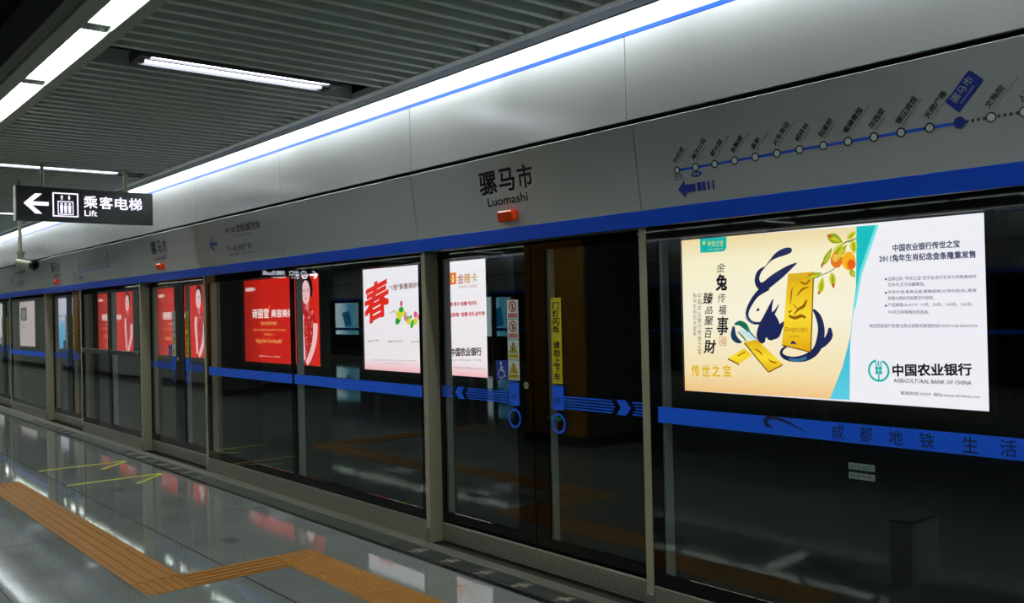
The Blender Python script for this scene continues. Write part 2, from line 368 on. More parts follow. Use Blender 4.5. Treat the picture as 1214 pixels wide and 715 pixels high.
# --- door leaves
RED = paint((200, 30, 30)); WHT = paint((222, 226, 222)); YL = paint((214, 196, 20)); SKY = paint((90, 170, 200)); NB = paint((24, 50, 160))
def sticker_strip(root):
    x0, x1 = -.236, -.124
    zs = [1.676, 1.549, 1.421, 1.291, 1.163]
    for k in range(4):
        z1, z0 = zs[k], zs[k+1]+.006; s = MB(); s.rect(x0, x1, z0, z1, -.002, WHT); cx = (x0+x1)/2; s.rect(x0, x1, z0-.006, z0, -.002, SKY); card = s.build('warning_sticker', root); s = MB(); tx = MB()
        if k < 2:
            s.ring(cx, z1-.042, .028, .036, -.003, RED); s.rect(x0+.01, x1-.01, z0+.008, z0+.034, -.003, RED)
            put_text(tx, ('禁止倚靠', '禁止吸烟')[k], WHT, -.004, x0+.016, x1-.016, z0+.012, z0+.03)
            s.ellipse(cx, z1-.03, .006, .006, -.003, BLACK); s.rect(cx-.006, cx+.006, z1-.062, z1-.036, -.003, BLACK)
            if k: s.rect(cx+.01, cx+.016, z1-.06, z1-.03, -.003, BLACK)
            s.brush([(cx-.022, z1-.02, .006), (cx, z1-.042, .006), (cx+.022, z1-.064, .006)], -.0035, RED)
        else:
            s.xz([(cx-.042, z0+.045), (cx+.042, z0+.045), (cx, z1-.01)], -.003, BLACK); s.xz([(cx-.034, z0+.05), (cx+.034, z0+.05), (cx, z1-.022)], -.0035, YL)
            s.rect(cx-.01, cx-.002, z0+.054, z0+.08, -.004, BLACK); s.rect(cx+.004, cx+.012, z0+.054, z0+.07, -.004, BLACK)
            s.rect(x0+.01, x1-.01, z0+.008, z0+.038, -.003, YL); put_text(tx, ('小心夹手', '当心缝隙')[k-2], BLACK, -.004, x0+.016, x1-.016, z0+.014, z0+.032)
        s.build('pictogram', card); tx.build('lettering', card)
    s = MB(); s.rect(-.362, -.24, 1.163, 1.289, -.0018, NB); card = s.build('wheelchair_sticker', root); s = MB(); c = -.305
    s.ellipse(c-.003, 1.272, .009, .009, -.003, WHT); s.brush([(c-.002, 1.26, .010), (c, 1.24, .012), (c+.002, 1.222, .012)], -.003, WHT)
    s.brush([(c, 1.222, .010), (c+.024, 1.22, .010), (c+.034, 1.188, .008), (c+.044, 1.19, .007)], -.003, WHT); s.brush([(c, 1.243, .007), (c+.022, 1.241, .007)], -.003, WHT)
    s.brush([(c-.012, 1.23, .007), (c-.03, 1.21, .007), (c-.022, 1.182, .007), (c+.002, 1.174, .007), (c+.022, 1.19, .007)], -.003, WHT)
    s.build('wheelchair_symbol', card)
def lines(mb, xa, xb, sx):
    for k in range(5):
        z = 1.018+k*.0165; dd = abs(k-2)*.012
        mb.rect(*sorted((sx*xa, sx*(xb-dd))), z, z+.0085, -.0012, BLUET)
    c = .745
    mb.xz([(sx*(c-.035+.0), 1.013), (sx*(c+.035), 1.013), (sx*(c+.075), 1.055), (sx*(c+.035), 1.097), (sx*(c-.035), 1.097), (sx*(c-.0), 1.055)], -.0012, BLUET)
    for k in range(5):
        z = 1.018+k*.0165; dd = (2-abs(k-2))*.012
        mb.rect(*sorted((sx*(.83+dd), sx*.975)), z, z+.0085, -.0012, BLUET)
def door_leaf(X, which, label, detail=True, side=1, group=None):
    """sx=-1: left leaf spanning -1..0, sx=+1: right leaf 0..1 (local, origin at the joint)"""
    sx = -1 if which == 'left' else 1
    root = thing('sliding_door', label, 'door', (X, .1, 0) if side > 0 else (X, WY-.1, 0), (0, 0, 0 if side > 0 else PI), group)
    a, b = (-.998, -.004) if sx < 0 else (.006, .998)
    gi = (-.16 if sx < 0 else .135); go = (-.955 if sx < 0 else .955)
    f = MB(); lo, hi = sorted((gi, go))
    f.box(a, lo, 0, .01, .135, 2.03, FRIT); f.box(hi, b, 0, .01, .135, 2.03, FRIT); f.box(lo, hi, 0, .01, .135, .215, FRIT); f.box(lo, hi, 0, .01, 1.975, 2.03, FRIT)
    f.build('black_border', root)
    g = pane(lo, hi, .008, .018, .215, 1.975); g.build('glass_pane', root)
    m = MB(); m.box(lo-.03, lo+.003, .03, .075, .05, 2.0, ALU, .002); m.build('edge_trim', root)
    k = MB(); k.box(a, b, -.002, .028, .008, .133, KICK, .002)
    for i in range(8): k.box(a+.004, b-.004, -.005, -.002, .02+i*.0135, .0265+i*.0135, STEELD)
    k.build('kick_plate', root)
    if detail:
        s = MB(); lines(s, .245, .70, sx); s.build('blue_line_decal', root)
        s = MB(); hx = -.183 if sx < 0 else .228
        s.rect(hx-.05, hx+.05, 1.006, 1.152, -.0014, BLUET); DK = mat('dark_blue_print', (8, 24, 70), .5); put_text(s, '把手', DK, -.0024, hx-.03, hx+.03, 1.04, 1.08)
        s.ring(hx, .925, .048, .062, -.0014, BLUET); s.build('handle_sticker', root)
        if sx < 0:
            sticker_strip(root); s = MB(); s.cyl((-.058, 0, 1.139), 'y', .021, -.008, STEEL); lk = s.build('lock', root); s = MB(); s.cyl((-.058, -.008, 1.139), 'y', .008, -.003, STEELD); s.build('keyhole', lk)
        else:
            s = MB(); s.rect(.183, .273, 1.163, 1.68, -.002, YL); card = s.build('yellow_warning_strip', root); s = MB(); vtext(s, '门灯闪烁 请勿上下车', BLACK, -.003, .2, .254, 1.655, 1.18, .035); s.build('lettering', card)
            t = MB(); t.tube([(.15, .05, 1.27), (.165, .05, 1.2), (.165, .05, 1.05)], .006, paint((40, 90, 50))); t.build('release_cord', root)
    return root
DL = [door_leaf(0, 'left', 'left leaf of the near sliding door, with warning stickers and wheelchair sign'),
      door_leaf(0, 'right', 'right leaf of the near sliding door, with tall yellow warning strip')]
for dx, nm in DOORS[1:]:
    for d, s_ in zip(DL, ('left', 'right')): dup(d, (dx, .1, 0), None, '%s leaf of the %s sliding door' % (s_, nm))
# ------------------------------------------------------------------ header
TILT = math.atan2(.07, .535)
STN = [('世纪城', 'Century City'), ('海洋公园', 'Ocean Park'), ('孵化园', 'Incubation Park'), ('金融城', 'Financial City'), ('高新', 'Hi-Tech Zone'), ('火车南站', 'South Railway Station'),
       ('桐梓林', 'Tongzilin'), ('倪家桥', 'Nijiaqiao'), ('省体育馆', 'Sichuan Gymnasium'), ('华西坝', 'Huaxiba'), ('锦江宾馆', 'Jinjiang Hotel'), ('天府广场', 'Tianfu Square'),
       ('骡马市', 'Luomashi'), ('文殊院', 'Wenshu Monastery'), ('人民北路', 'North Renmin Road'), ('火车北站', 'North Railway Station'), ('升仙湖', 'Shengxianhu')]
GREYP = mat('grey_print', (70, 74, 78), .5)
def route_map(root, x0):
    mb = MB(); y = -.002; sp = .1155; Z = .262
    mb.rect(x0, x0+12*sp, Z-.006, Z+.006, y, BLUET)
    for k in range(12, 16):
        for j in range(4): xx = x0+k*sp+.022+j*.021; mb.rect(xx, xx+.011, Z-.006, Z+.006, y, GREYP)
    mb.build('route_line', root)
    for k in range(17):
        cx = x0+k*sp; rings = MB()
        if k == 12: rings.ellipse(cx, Z, .021, .021, y-.001, NB); rings.ring(cx, Z, .019, .023, y-.002, GREYP)
        else: rings.ellipse(cx, Z, .017, .017, y-.001, WHT); rings.ring(cx, Z, .014, .020, y-.002, BLACK if k < 12 else GREYP)
        rings.build('station_dot', root)
    A = math.radians(46)
    for k, (zh, en) in enumerate(STN):
        cx = x0+k*sp+.002; m = BLACK if k < 12 else GREYP; n = len(zh); hgt = .030 if k != 12 else .036; t = MB()
        if k == 12:
            c, s = math.cos(A), math.sin(A); q = []; o_ = (cx-.012+.0, Z+.05)
            for (u, v) in ((0, -.012), (.005, -.017), (.138, -.017), (.143, -.012), (.143, .048), (.138, .053), (.005, .053), (0, .048)): q.append((o_[0]+u*c-v*s, o_[1]+u*s+v*c))
            t.xz(q, y-.001, NB)
            bx, bz = o_[0]+.018*c-.014*s, o_[1]+.018*s+.014*c
            put_text(t, zh, WHT, y-.002, bx, bx+.106, bz, bz+.032, ang=A, bold=.01)
            bx, bz = o_[0]+.03*c+.003*s, o_[1]+.03*s-.003*c
            put_text(t, en, WHT, y-.002, bx, bx+.075, bz, bz+.009, ang=A); t.build('station_name', root); continue
        put_text(t, zh, m, y-.002, cx-.004, cx-.004+n*.0295, Z+.032, Z+.032+hgt*.92, ang=A, bold=.02)
        put_text(t, en, m, y-.002, cx+.012, cx+.012+min(len(en)*.0085, .14), Z+.026, Z+.036, ang=A); t.build('station_name', root)
    a = MB(); s0 = x0-.008; a.xz([(s0, .165), (s0+.045, .21), (s0+.045, .185), (s0+.11, .185), (s0+.11, .145), (s0+.045, .145), (s0+.045, .12)], y, NB)
    for k, wd in enumerate((.026, .02, .013, .009)): xx = s0+.12+k*.031; a.rect(xx, xx+wd, .145, .187, y, NB)
    a.ellipse(x0+.115, .228, .032, .014, y, NB); put_text(a, '换乘', WHT, y-.001, x0+.095, x0+.135, .221, .235)
    a.build('direction_arrow', root); a = MB(); put_text(a, '本端', NB, y, x0-.025, x0+.03, .222, .24); a.rect(x0-.035, x0+.04, .214, .217, y, NB); a.build('lettering', root)
def station_name(root, cx, orange=True):
    t = MB(); y = -.002
    for ch, (a, b) in zip('骡马市', ((-.262, -.094), (-.068, .078), (.112, .243))):
        put_text(t, ch, BLACK, y, cx+a, cx+b, .31, .445, bold=.025)
    t.build('chinese_station_name', root); t = MB(); put_text(t, 'Luomashi', BLACK, y, cx-.2, cx+.18, .232, .285, bold=.014); t.build('latin_station_name', root)
    l = MB(); l.box(cx-.078, cx+.068, -.045, 0, .125, .193, ORANGE, .008); l.build('indicator_lamp', root)
def direction(root, x0):
    t = MB(); y = -.002; a = x0
    t.xz([(a, .303), (a+.10, .37), (a+.135, .37), (a+.06, .318), (a+.2, .318), (a+.2, .288), (a+.06, .288), (a+.135, .232), (a+.10, .232)], y, NB); t.build('blue_arrow', root)
    t = MB()
    put_text(t, '开 往', BLACK, y, a+.44, a+.68, .385, .43, bold=.03); put_text(t, '世纪城方向', BLACK, y, a+.70, a+1.22, .375, .445, bold=.03)
    put_text(t, 'To Century City', BLACK, y, a+.60, a+.99, .325, .355); t.build('lettering', root); t = MB()
    put_text(t, '下一站:天府广场', BLACK, y, a+.42, a+.97, .205, .26, bold=.02); put_text(t, 'Next station: Tianfu Square', BLACK, y, a+.46, a+1.03, .158, .185, bold=.012); t.build('lettering', root)
def header(X0, X1, kind, label, side=1, group=None, at0=None):
    W = X1-X0
    loc = (X0, -.03, 2.03) if side > 0 else (X1, WY+.03, 2.03)
    root = thing('header_panel', label, 'header panel', loc, (TILT, 0, 0 if side > 0 else PI), group)
    MB().box(.002, W-.002, 0, .02, .086, .535, PANEL, .0015).build('panel_face', root)
    MB().box(.001, W-.001, -.001, .02, 0, .086, BLUE, .001).build('blue_stripe', root)
    if kind == 'name': station_name(root, at0-X0)
    if kind == 'map': route_map(root, at0-X0)
    if kind == 'dir': direction(root, at0-X0)
    return root
HS = [(1.06, 3.38, 'map', 'silver header panel with the blue route map, right end of the screen wall', 1.326),
      (3.38, 5.1, 'x', 'plain silver header panel just outside the frame on the right', 0),
      (-1.02, 1.06, 'name', 'silver header panel with the large station name above the near door', 0),
      (-3.05, -1.02, 'x', 'blank silver header panel between station name and direction sign', 0),
      (-5.06, -3.05, 'dir', 'silver header panel with blue left arrow and direction text', -4.72),
      (-7.1, -5.06, 'name', 'silver header panel with station name above the second door', -6.17),
      (-9.70, -7.1, 'map', 'silver header panel with small distant route map', -9.55),
      (-11.75, -9.70, 'name', 'distant silver header panel with station name above the third door', -10.74),
      (-14.4, -11.75, 'dir', 'distant silver header panel with arrow and direction text near left edge', -13.9),
      (-16.4, -14.4, 'name', 'far silver header panel above the fourth door at the left edge', -15.4),
      (-24, -16.4, 'x', 'farthest plain silver header panel, beyond the left edge', 0)]
for a, b, k, l, t in HS: header(a, b, k, l, 1, None, t)
# upper panels: blue thin trim, white cove strip
def upper(X0, X1, label, side=1, group=None):
    W = X1-X0
    root = thing('upper_panel', label, 'wall panel', (X0, -.10, 0) if side > 0 else (X1, WY+.10, 0), (0, 0, 0 if side > 0 else PI), group)
    MB().box(.002, W-.002, 0, .02, 2.585, 3.022, PANEL, .0015).build('panel_face', root)
    MB().box(.001, W-.001, -.001, .02, 3.023, 3.047, BLUES).build('thin_blue_stripe', root)
    return root
ue = [5.1, 3.06, 1.02, -1.01, -3.04, -5.06, -7.1, -9.1, -11.1, -13.1, -15.1]
un = ['just outside the frame on the right', 'above the route map', 'above the large station name', 'above the blank header panel', 'above the direction arrow panel', 'above the second station name',
      'above the distant route map, right half', 'above the distant route map, left half', 'behind the security camera', 'far left under the lift sign']
for i in range(len(ue)-1): upper(ue[i+1], ue[i], 'glossy silver upper wall panel ' + un[i])
upper(-30, -15.1, 'farthest silver upper wall panel run at the left edge')
ce = [4.9, 2.8, .76, -1.28, -3.32, -5.36, -7.4, -9.44, -11.5]
cl = MB(); cp_ = struct('trim_1', None)
for i in range(len(ce)-1): MB().box(ce[i+1]+.0015, ce[i]-.0015, -.10, -.08, 3.048, 3.34, COVEW).build('cove_panel', cp_)
MB().box(-44, -11.502, -.10, -.08, 3.048, 3.34, COVEW).build('cove_panel', cp_)
s = MB(); s.box(-44, 8, WY+.08, WY+.1, 3.048, 3.34, COVEW); struct('trim_2', s.mesh('trim_2'))
# backing structure that carries header and cove
s = MB(); s.box(-44, 8, -.075, .45, 2.583, 3.6, TUNNEL); s.box(-44, 8, .155, .45, 2.05, 2.583, TUNNEL); s.box(-44, 8, .0, .155, 2.037, 2.06, STEELD); struct('wall_front', s.mesh('wall_front'))
s = MB(); s.box(-44, 8, WY-.45, WY+.075, 2.59, 3.6, TUNNEL); s.box(-44, 8, WY-.45, WY-.155, 2.05, 2.59, TUNNEL); s.box(-44, 8, WY-.155, WY-.0, 2.037, 2.06, STEELD); struct('wall_back', s.mesh('wall_back'))
s = MB(); s.box(-44, 8, -.05, .2, -1.2, -.021, TUNNEL); s.box(-44, 8, .2, 3.9, -1.3, -1.2, TUNNEL); struct('trim_3', s.mesh('trim_3'))
s = MB(); s.box(-44, 8, 3.72, 3.9, -1.2, 3.6, TUNNEL); s.box(-44, 8, .45, 3.9, 2.9, 3.0, TUNNEL); struct('wall_tunnel', s.mesh('wall_tunnel'))
s = MB(); s.box(-44, 8, WY-3.9, WY-3.72, -1.2, 3.6, TUNNEL); s.box(-44, 8, WY-3.9, WY-.45, 2.9, 3.0, TUNNEL); s.box(-44, 8, WY-3.9, WY+.05, -1.3, -.3, TUNNEL); struct('wall_tunnel_far', s.mesh('wall_tunnel_far'))
s = MB(); s.box(-44.3, -44, WY-3.9, 3.9, -1.3, 3.7, TUNNEL); struct('wall_left', s.mesh('wall_left'))
s = MB(); s.box(8, 8.3, WY-3.9, 3.9, -1.3, 3.7, WALLG); struct('wall_right', s.mesh('wall_right'))
# ------------------------------------------------------------------ ceiling
s = MB(); s.box(-44, 8, WY-.4, .4, 3.62, 3.7, VOID); CEIL = struct('ceiling', s.mesh('ceiling'))
s = MB(); s.box(-44, 8, -.392, -.325, 3.094, 3.14, TRIMG, .002); s.build('trim_profile', CEIL)
s = MB(); s.box(-44, 8, -.325, -.205, 3.102, 3.115, TRIMD); s.box(-44, 8, -.215, -.205, 3.098, 3.102, mat('mauve_lamp_edge', (150, 136, 150), .4)); s.box(-44, 8, -.30, -.285, 3.115, 3.36, TRIMD); s.build('cove_shelf', CEIL)
s = MB(); s.box(-44, 8, -.30, -.075, 3.35, 3.37, COVEW); s.build('cove_top', CEIL)
FIX = [3.3, -1.1, -5.5, -9.97, -14.4, -18.8, -23.2]
bm_ = MB(); bm_.box(-.02, .02, -2.135, -.385, 3.10, 3.20, BAFF, .002); bm_ = bm_.mesh('baffle')
X = 5.0; n = 0; rest = MB()
while X > -43:
    if not any(abs(X-f) < .16 for f in FIX):
        if X > -22: obj('baffle', bm_, CEIL, (X, 0, 0))
        else: rest.box(X-.016, X+.016, -2.135, -.385, 3.10, 3.20, BAFF)
    if not any(abs(X-f) < .16 for f in FIX): rest.box(X-.016, X+.016, WY+.385, WY+2.135, 3.10, 3.20, BAFF)
    X -= .1435
o = rest.build('distant_baffles', CEIL); o['kind'] = 'stuff'
s = MB(); s.box(-44, 8, -2.6, -.3, 3.45, 3.47, mat('plenum_grey', (46, 50, 48), .9)); s.box(-44, 8, WY+.3, WY+2.6, 3.45, 3.47, mat('plenum_grey', (46, 50, 48), .9)); s.build('plenum_board', CEIL)
s = MB(); s.box(-44, 8, WY+.325, WY+.392, 3.094, 3.14, TRIMG); s.box(-44, 8, WY+.205, WY+.325, 3.102, 3.115, TRIMD); s.box(-44, 8, WY+.285, WY+.3, 3.115, 3.45, TRIMD); s.box(-44, 8, WY+.07, WY+.3, 3.35, 3.37, COVEW); s.build('trim_profile', CEIL)
# cove tubes
COVEL2 = glow('dim_cove_tube_light', (246, 252, 250), S_COVE*.35)
COVEL = glow('cove_tube_light', (246, 252, 250), S_COVE)
for side in (1, -1):
    root = thing('cove_light', 'row of fluorescent tubes hidden in the ceiling cove above the %s screen wall' % ('blue-striped' if side > 0 else 'opposite'), 'light')
    y = -.185 if side > 0 else WY+.185
    for k in range(38 if side > 0 else 20):
        x0 = 6.6-1.3*k; MB().box(x0-1.22, x0, y-.013, y+.013, 3.185, 3.21, COVEL if side > 0 else COVEL2).build('tube', root)
# linear light trough
LINE = glow('trough_diffuser_light', (244, 254, 246), S_LINE)
def trough(y0, label, flip=1):
    root = thing('linear_light', label, 'light', (0, y0, 0), (0, 0, 0 if flip > 0 else PI))
    a, b = (-43, 7) if flip > 0 else (-7, 43)
    g1 = mat('trough_grey', (176, 186, 174), .45); g2 = mat('trough_dark_grey', (96, 104, 100), .5)
    h = MB(); h.box(a, b, -2.21, -2.135, 3.06, 3.2, g1, .003); h.build('side_channel', root)
    h = MB(); h.box(a, b, -2.43, -2.34, 3.06, 3.2, g1, .003); h.build('side_channel', root)
    h = MB(); h.box(a, b, -2.50, -2.43, 3.075, 3.3, g2, .003); h.build('edge_profile', root)
    h = MB(); h.box(a, b, -2.34, -2.21, 3.12, 3.14, STEELD); h.build('trough_back', root)
    k = 0
    X = 6.06
    d = MB(); d.box(-1.21, 0, -2.335, -2.215, 3.095, 3.112, LINE); d = d.mesh('diffuser')
    e = MB(); e.box(-.13, -.004, -2.34, -2.21, 3.085, 3.12, g2, .002); e = e.mesh('end_piece')
    while X > -40: obj('end_piece', e, root, ((X+.132 if flip > 0 else -X), 0, 0)); obj('diffuser', d, root, ((X if flip > 0 else -X+1.21), 0, 0)); X -= 1.34
    return root
trough(0, 'long grey ceiling trough with bright white diffusers, top left, running away from camera')
trough(WY, 'matching bright ceiling trough over the opposite side, out of view', -1)
TUBE = glow('ceiling_tube_light', (246, 248, 255), S_TUBE)
def fixture(X, label, y0=-1.87, y1=-.67, group=None):
    root = thing('ceiling_light', label, 'light', (X, 0, 3.1), group=group)
    WH = mat('fixture_grey', (78, 80, 86), .5)
    h = MB(); h.box(-.105, .105, y0-.04, y1+.04, .045, .055, WH); h.box(-.105, -.098, y0-.04, y1+.04, 0, .05, WH); h.box(.098, .105, y0-.04, y1+.04, 0, .05, WH)
    h.box(-.098, .098, y0-.04, y0-.02, 0, .05, WH); h.box(-.098, .098, y1+.02, y1+.04, 0, .05, WH); h.box(-.012, .012, y0-.02, y1+.02, .008, .05, WH); h.build('housing', root)
    for xx in (-.06, .06):
        t = MB(); t.cyl((xx, y0, .025), 'y', .0155, y1-y0, TUBE, 10); t.build('tube', root)
        c = MB(); c.box(xx-.024, xx+.024, y0-.02, y0+.03, .003, .045, WH, .003); c.box(xx-.024, xx+.024, y1-.03, y1+.02, .003, .045, WH, .003); c.build('lamp_holder', root)
    return root
fx = fixture(FIX[1], 'twin-tube fluorescent ceiling light nearest the camera, between the baffles')
dup(fx, (FIX[0], 0, 3.1), None, 'twin-tube ceiling light above the camera, out of frame')
dup(fx, (FIX[2], 0, 3.1), None, 'second twin-tube ceiling light, just above the lift sign')
dup(fx, (FIX[3], 0, 3.1), None, 'third twin-tube ceiling light, seen left of the lift sign')
for i in (4, 5, 6): dup(fx, (FIX[i], 0, 3.1), None, 'far twin-tube ceiling lights hidden behind the lift sign', 'far ceiling lights')
for i in range(7): dup(fx, (FIX[i], WY+2.54, 3.1), None, 'twin-tube ceiling lights over the opposite platform side', 'opposite ceiling lights')
# ------------------------------------------------------------------ adverts behind the glass
AY = 3.5
def lightbox(X0, label, Z0=.757, W=3.0, H=1.5, y=AY, side=1, base=None, group=None):
    root = thing('advert_light_box', label, 'advert', (X0, y, Z0) if side > 0 else (X0+W, y, Z0), (0, 0, 0 if side > 0 else PI), group)
    f = MB(); fr = mat('black_box_frame', (20, 22, 22), .4, .3)
    f.box(-.07, 0, -.03, .2, -.07, H+.07, fr, .004); f.box(W, W+.07, -.03, .2, -.07, H+.07, fr, .004); f.box(0, W, -.03, .2, H, H+.07, fr); f.box(0, W, -.03, .2, -.07, 0, fr); f.box(0, W, .1, .2, 0, H, fr)
    f.build('frame', root)
    p = MB(); p.rect(0, W, 0, H, 0, base or ink((244, 240, 248))); p.build('poster_sheet', root)
    return root
# --- gold ingot advert, traced on its own plane
XA, ZA = -1.625, .772
def A(px, py): p = at(px, py, AY); return (p.x-XA, p.z-ZA)
ra = lightbox(XA, 'bright bank advert with gold ingots and ink calligraphy', ZA, 2.915, 1.487)
def C2(x, y): return A(860+x/3.972, 280+y/3.972)
def C6(x, y): return A(940+x/7.94, 260+y/7.94)
K2 = 1/3.972*.0078
cream = glow_grad('cream_sheet', [(0, (246, 196, 132)), (.14, (250, 226, 178)), (.5, (253, 244, 222)), (.85, (252, 240, 205)), (1, (240, 214, 160))], 2)
s = MB(); s.xz([A(809, 284), A(1016, 268.5), A(1015, 340), A(1012, 370), A(1008, 400), A(999, 435), A(984, 473), (0, 0), (0, 1.487)], -.001, cream); s.build('cream_background', ra)
s = MB(); s.xz([A(1015.6, 268.5), A(1038.5, 266.8), A(1029, 293), A(1020, 320), A(1012, 362), A(1008, 411), A(1007.5, 474), A(984, 473), A(999, 435), A(1008, 400), A(1012, 370), A(1015, 340)], -.002, glow_grad('teal_wedge', [(0, (96, 206, 232)), (.4, (40, 190, 210)), (1, (0, 190, 190))], 2)); s.xz([A(1038.5, 266.8), A(1042, 266.5), A(1022, 325), A(1014, 368), A(1012, 362), A(1020, 320), A(1029, 293)], -.0025, ink((120, 225, 230))); s.build('teal_wedge', ra)
NAVY = ink((30, 38, 84)); s = MB()
def br(pts, m=None, y=-.004, mb=None, f=C2, k=.0074/3.972):
    (mb or s).brush([(*f(a, b), c*k) for a, b, c in pts], y, m or NAVY)
br([(186, 148, 3), (212, 116, 8), (240, 92, 24), (272, 76, 34), (300, 68, 30), (314, 66, 14)])
br([(336, 127, 6), (300, 150, 26), (262, 178, 40), (225, 205, 46), (190, 232, 44), (163, 234, 36), (150, 205, 28), (160, 170, 22), (185, 146, 8)])
br([(200, 235, 44), (150, 275, 26), (120, 318, 22), (104, 358, 18), (108, 388, 18), (132, 408, 14), (165, 410, 12)])
br([(225, 298, 6), (212, 336, 22), (200, 385, 50), (186, 430, 70), (172, 475, 60), (182, 502, 20)])
br([(222, 370, 30), (228, 420, 70), (215, 470, 56), (212, 490, 20)])
br([(252, 322, 4), (236, 352, 12), (214, 378, 26)]); br([(149, 352, 10), (157, 345, 12), (161, 342, 6)])
br([(285, 400, 10), (262, 425, 26), (240, 460, 44), (222, 480, 20)])
br([(415, 345, 10), (438, 378, 28), (452, 430, 34), (448, 485, 38), (428, 538, 36), (384, 570, 34), (330, 580, 26), (285, 572, 22), (264, 552, 16), (275, 528, 12), (312, 508, 8), (334, 510, 4)])
br([(492, 432, 14), (492, 468, 32), (470, 500, 30), (448, 520, 22)])
br([(384, 572, 14), (340, 585, 16), (300, 578, 10)], ink((58, 110, 150)), -.005); br([(100, 372, 8), (112, 398, 8), (135, 410, 6)], ink((58, 110, 150)), -.005)
s.build('ink_calligraphy', ra)
GI = glow_grad('gold_ingot_print', [(0, (232, 168, 10)), (.45, (255, 222, 50)), (1, (226, 172, 14))], 2); GD = ink((120, 62, 10)); ENG = ink((160, 96, 14))
s = MB(); s.xz([C2(297, 178), C2(415, 168), C2(401, 543), C2(268, 510)], -.006, GI); s.xz([C2(415, 168), C2(420, 172), C2(407, 540), C2(401, 543)], -.006, GD); s.xz([C2(268, 510), C2(401, 543), C2(401, 548), C2(267, 515)], -.006, GD)
for q in [[(325, 370, 4), (345, 345, 12), (370, 330, 16), (385, 300, 8)], [(300, 375, 12), (330, 385, 16), (360, 375, 16), (380, 385, 10)], [(320, 320, 3), (345, 345, 6)], [(318, 240, 3), (312, 275, 8), (308, 320, 3)], [(340, 280, 4), (365, 250, 10), (395, 240, 4)], [(355, 215, 8), (380, 225, 10), (400, 205, 6)], [(300, 360, 10), (315, 350, 6)]]: br(q, ENG, -.007)
br([(312, 508, 8), (320, 500, 14), (334, 508, 6)], NAVY, -.008)
a, b = C2(300, 447), C2(392, 452); put_text(s, '中国农业银行', ENG, -.007, a[0], b[0], a[1]-.01, a[1]+.03); s.ring(C2(288, 438)[0], C2(288, 438)[1], .012, .018, -.007, ENG)
a, b = C2(302, 472), C2(350, 476); put_text(s, 'Au 99.99', ENG, -.007, a[0], b[0], a[1]-.01, a[1]+.01)
s.build('tall_gold_ingot', ra)
s = MB(); s.xz([C2(14, 575), C2(90, 528), C2(128, 560), C2(66, 602)], -.005, GI); s.xz([C2(14, 575), C2(66, 602), C2(66, 608), C2(13, 581)], -.005, GD)
s.xz([C2(92, 500), C2(150, 487), C2(272, 603), C2(206, 638)], -.007, GI); s.xz([C2(92, 500), C2(206, 638), C2(204, 643), C2(90, 506)], -.007, GD); s.xz([C2(206, 638), C2(272, 603), C2(272, 609), C2(207, 643)], -.007, GD)
br([(140, 530, 5), (165, 545, 8), (175, 560, 4)], ENG, -.008); br([(205, 580, 4), (222, 592, 8), (245, 596, 5)], ENG, -.008); br([(60, 565, 5), (95, 545, 6)], ENG, -.008); s.build('crossed_gold_ingots', ra)
s = MB(); br([(40, 425, 14), (40, 470, 34), (58, 492, 26), (78, 500, 8)], ink((24, 60, 90)), -.0045); br([(45, 415, 10), (70, 410, 26), (95, 425, 30), (112, 450, 14)], ink((20, 110, 90)), -.005)
br([(70, 440, 10), (100, 460, 26), (130, 480, 22), (150, 488, 8)], ink((200, 226, 232)), -.0055); br([(60, 450, 6), (85, 475, 10), (100, 495, 6)], ink((60, 140, 130)), -.006); br([(95, 425, 4), (120, 455, 8), (148, 483, 5)], ink((40, 120, 120)), -.006); s.build('jade_cabbage', ra)
s = MB(); G1, G2, G3 = ink((150, 170, 24)), ink((212, 204, 40)), ink((120, 60, 10)); kk = .0074/7.94
br([(604, 178, 8), (540, 205, 14), (490, 222, 10), (420, 300, 5)], ink((90, 110, 40)), -.005, f=C6, k=kk); br([(400, 460, 8), (345, 495, 8), (290, 520, 8), (200, 560, 5)], ink((110, 100, 80)), -.005, f=C6, k=kk)
for (x, y, L, W, a, m) in [(400, 185, 175, 90, -25, G1), (330, 350, 190, 56, 58, G1), (430, 285, 170, 70, 48, G2), (470, 300, 150, 50, 52, G1), (272, 620, 160, 66, 78, G2), (378, 575, 150, 66, -85, G2), (205, 530, 175, 58, 14, G1), (555, 150, 110, 55, 35, G2), (575, 262, 130, 70, -85, G2), (565, 510, 90, 50, -60, G1)]:
    c = C6(x, y); s.leaf(c[0], c[1], L*kk, W*kk, math.radians(a), -.006, m); s.leaf(c[0]+.002, c[1]-.004, L*kk*.7, W*kk*.35, math.radians(a), -.0065, G1 if m is G2 else G2)
for (x, y, L, W, a) in [(350, 160, 60, 30, -25), (282, 425, 70, 26, 70), (385, 625, 50, 30, -85), (250, 690, 40, 26, 78), (170, 520, 60, 16, 14)]: c = C6(x, y); s.leaf(c[0], c[1], L*kk, W*kk, math.radians(a), -.007, ink((200, 96, 20)))
c = C6(415, 385); s.ellipse(*c, 60*kk, 72*kk, -.0075, ink((232, 120, 30))); s.ellipse(c[0]-.01, c[1]+.02, 30*kk, 36*kk, -.008, ink((245, 190, 90)))
s.leaf(*C6(450, 330), 120*kk, 44*kk, math.radians(55), -.0085, G2)
x1 = C6(600, 0)[0]
c = C6(530, 392); s.ellipse(*c, 68*kk, 84*kk, -.009, ink((250, 178, 30))); c = C6(556, 425); s.ellipse(*c, 42*kk, 46*kk, -.0095, ink((240, 96, 20))); s.build('fruit_branch', ra)
s = MB(); BR = ink((30, 26, 30)); TL = ink((0, 176, 170))
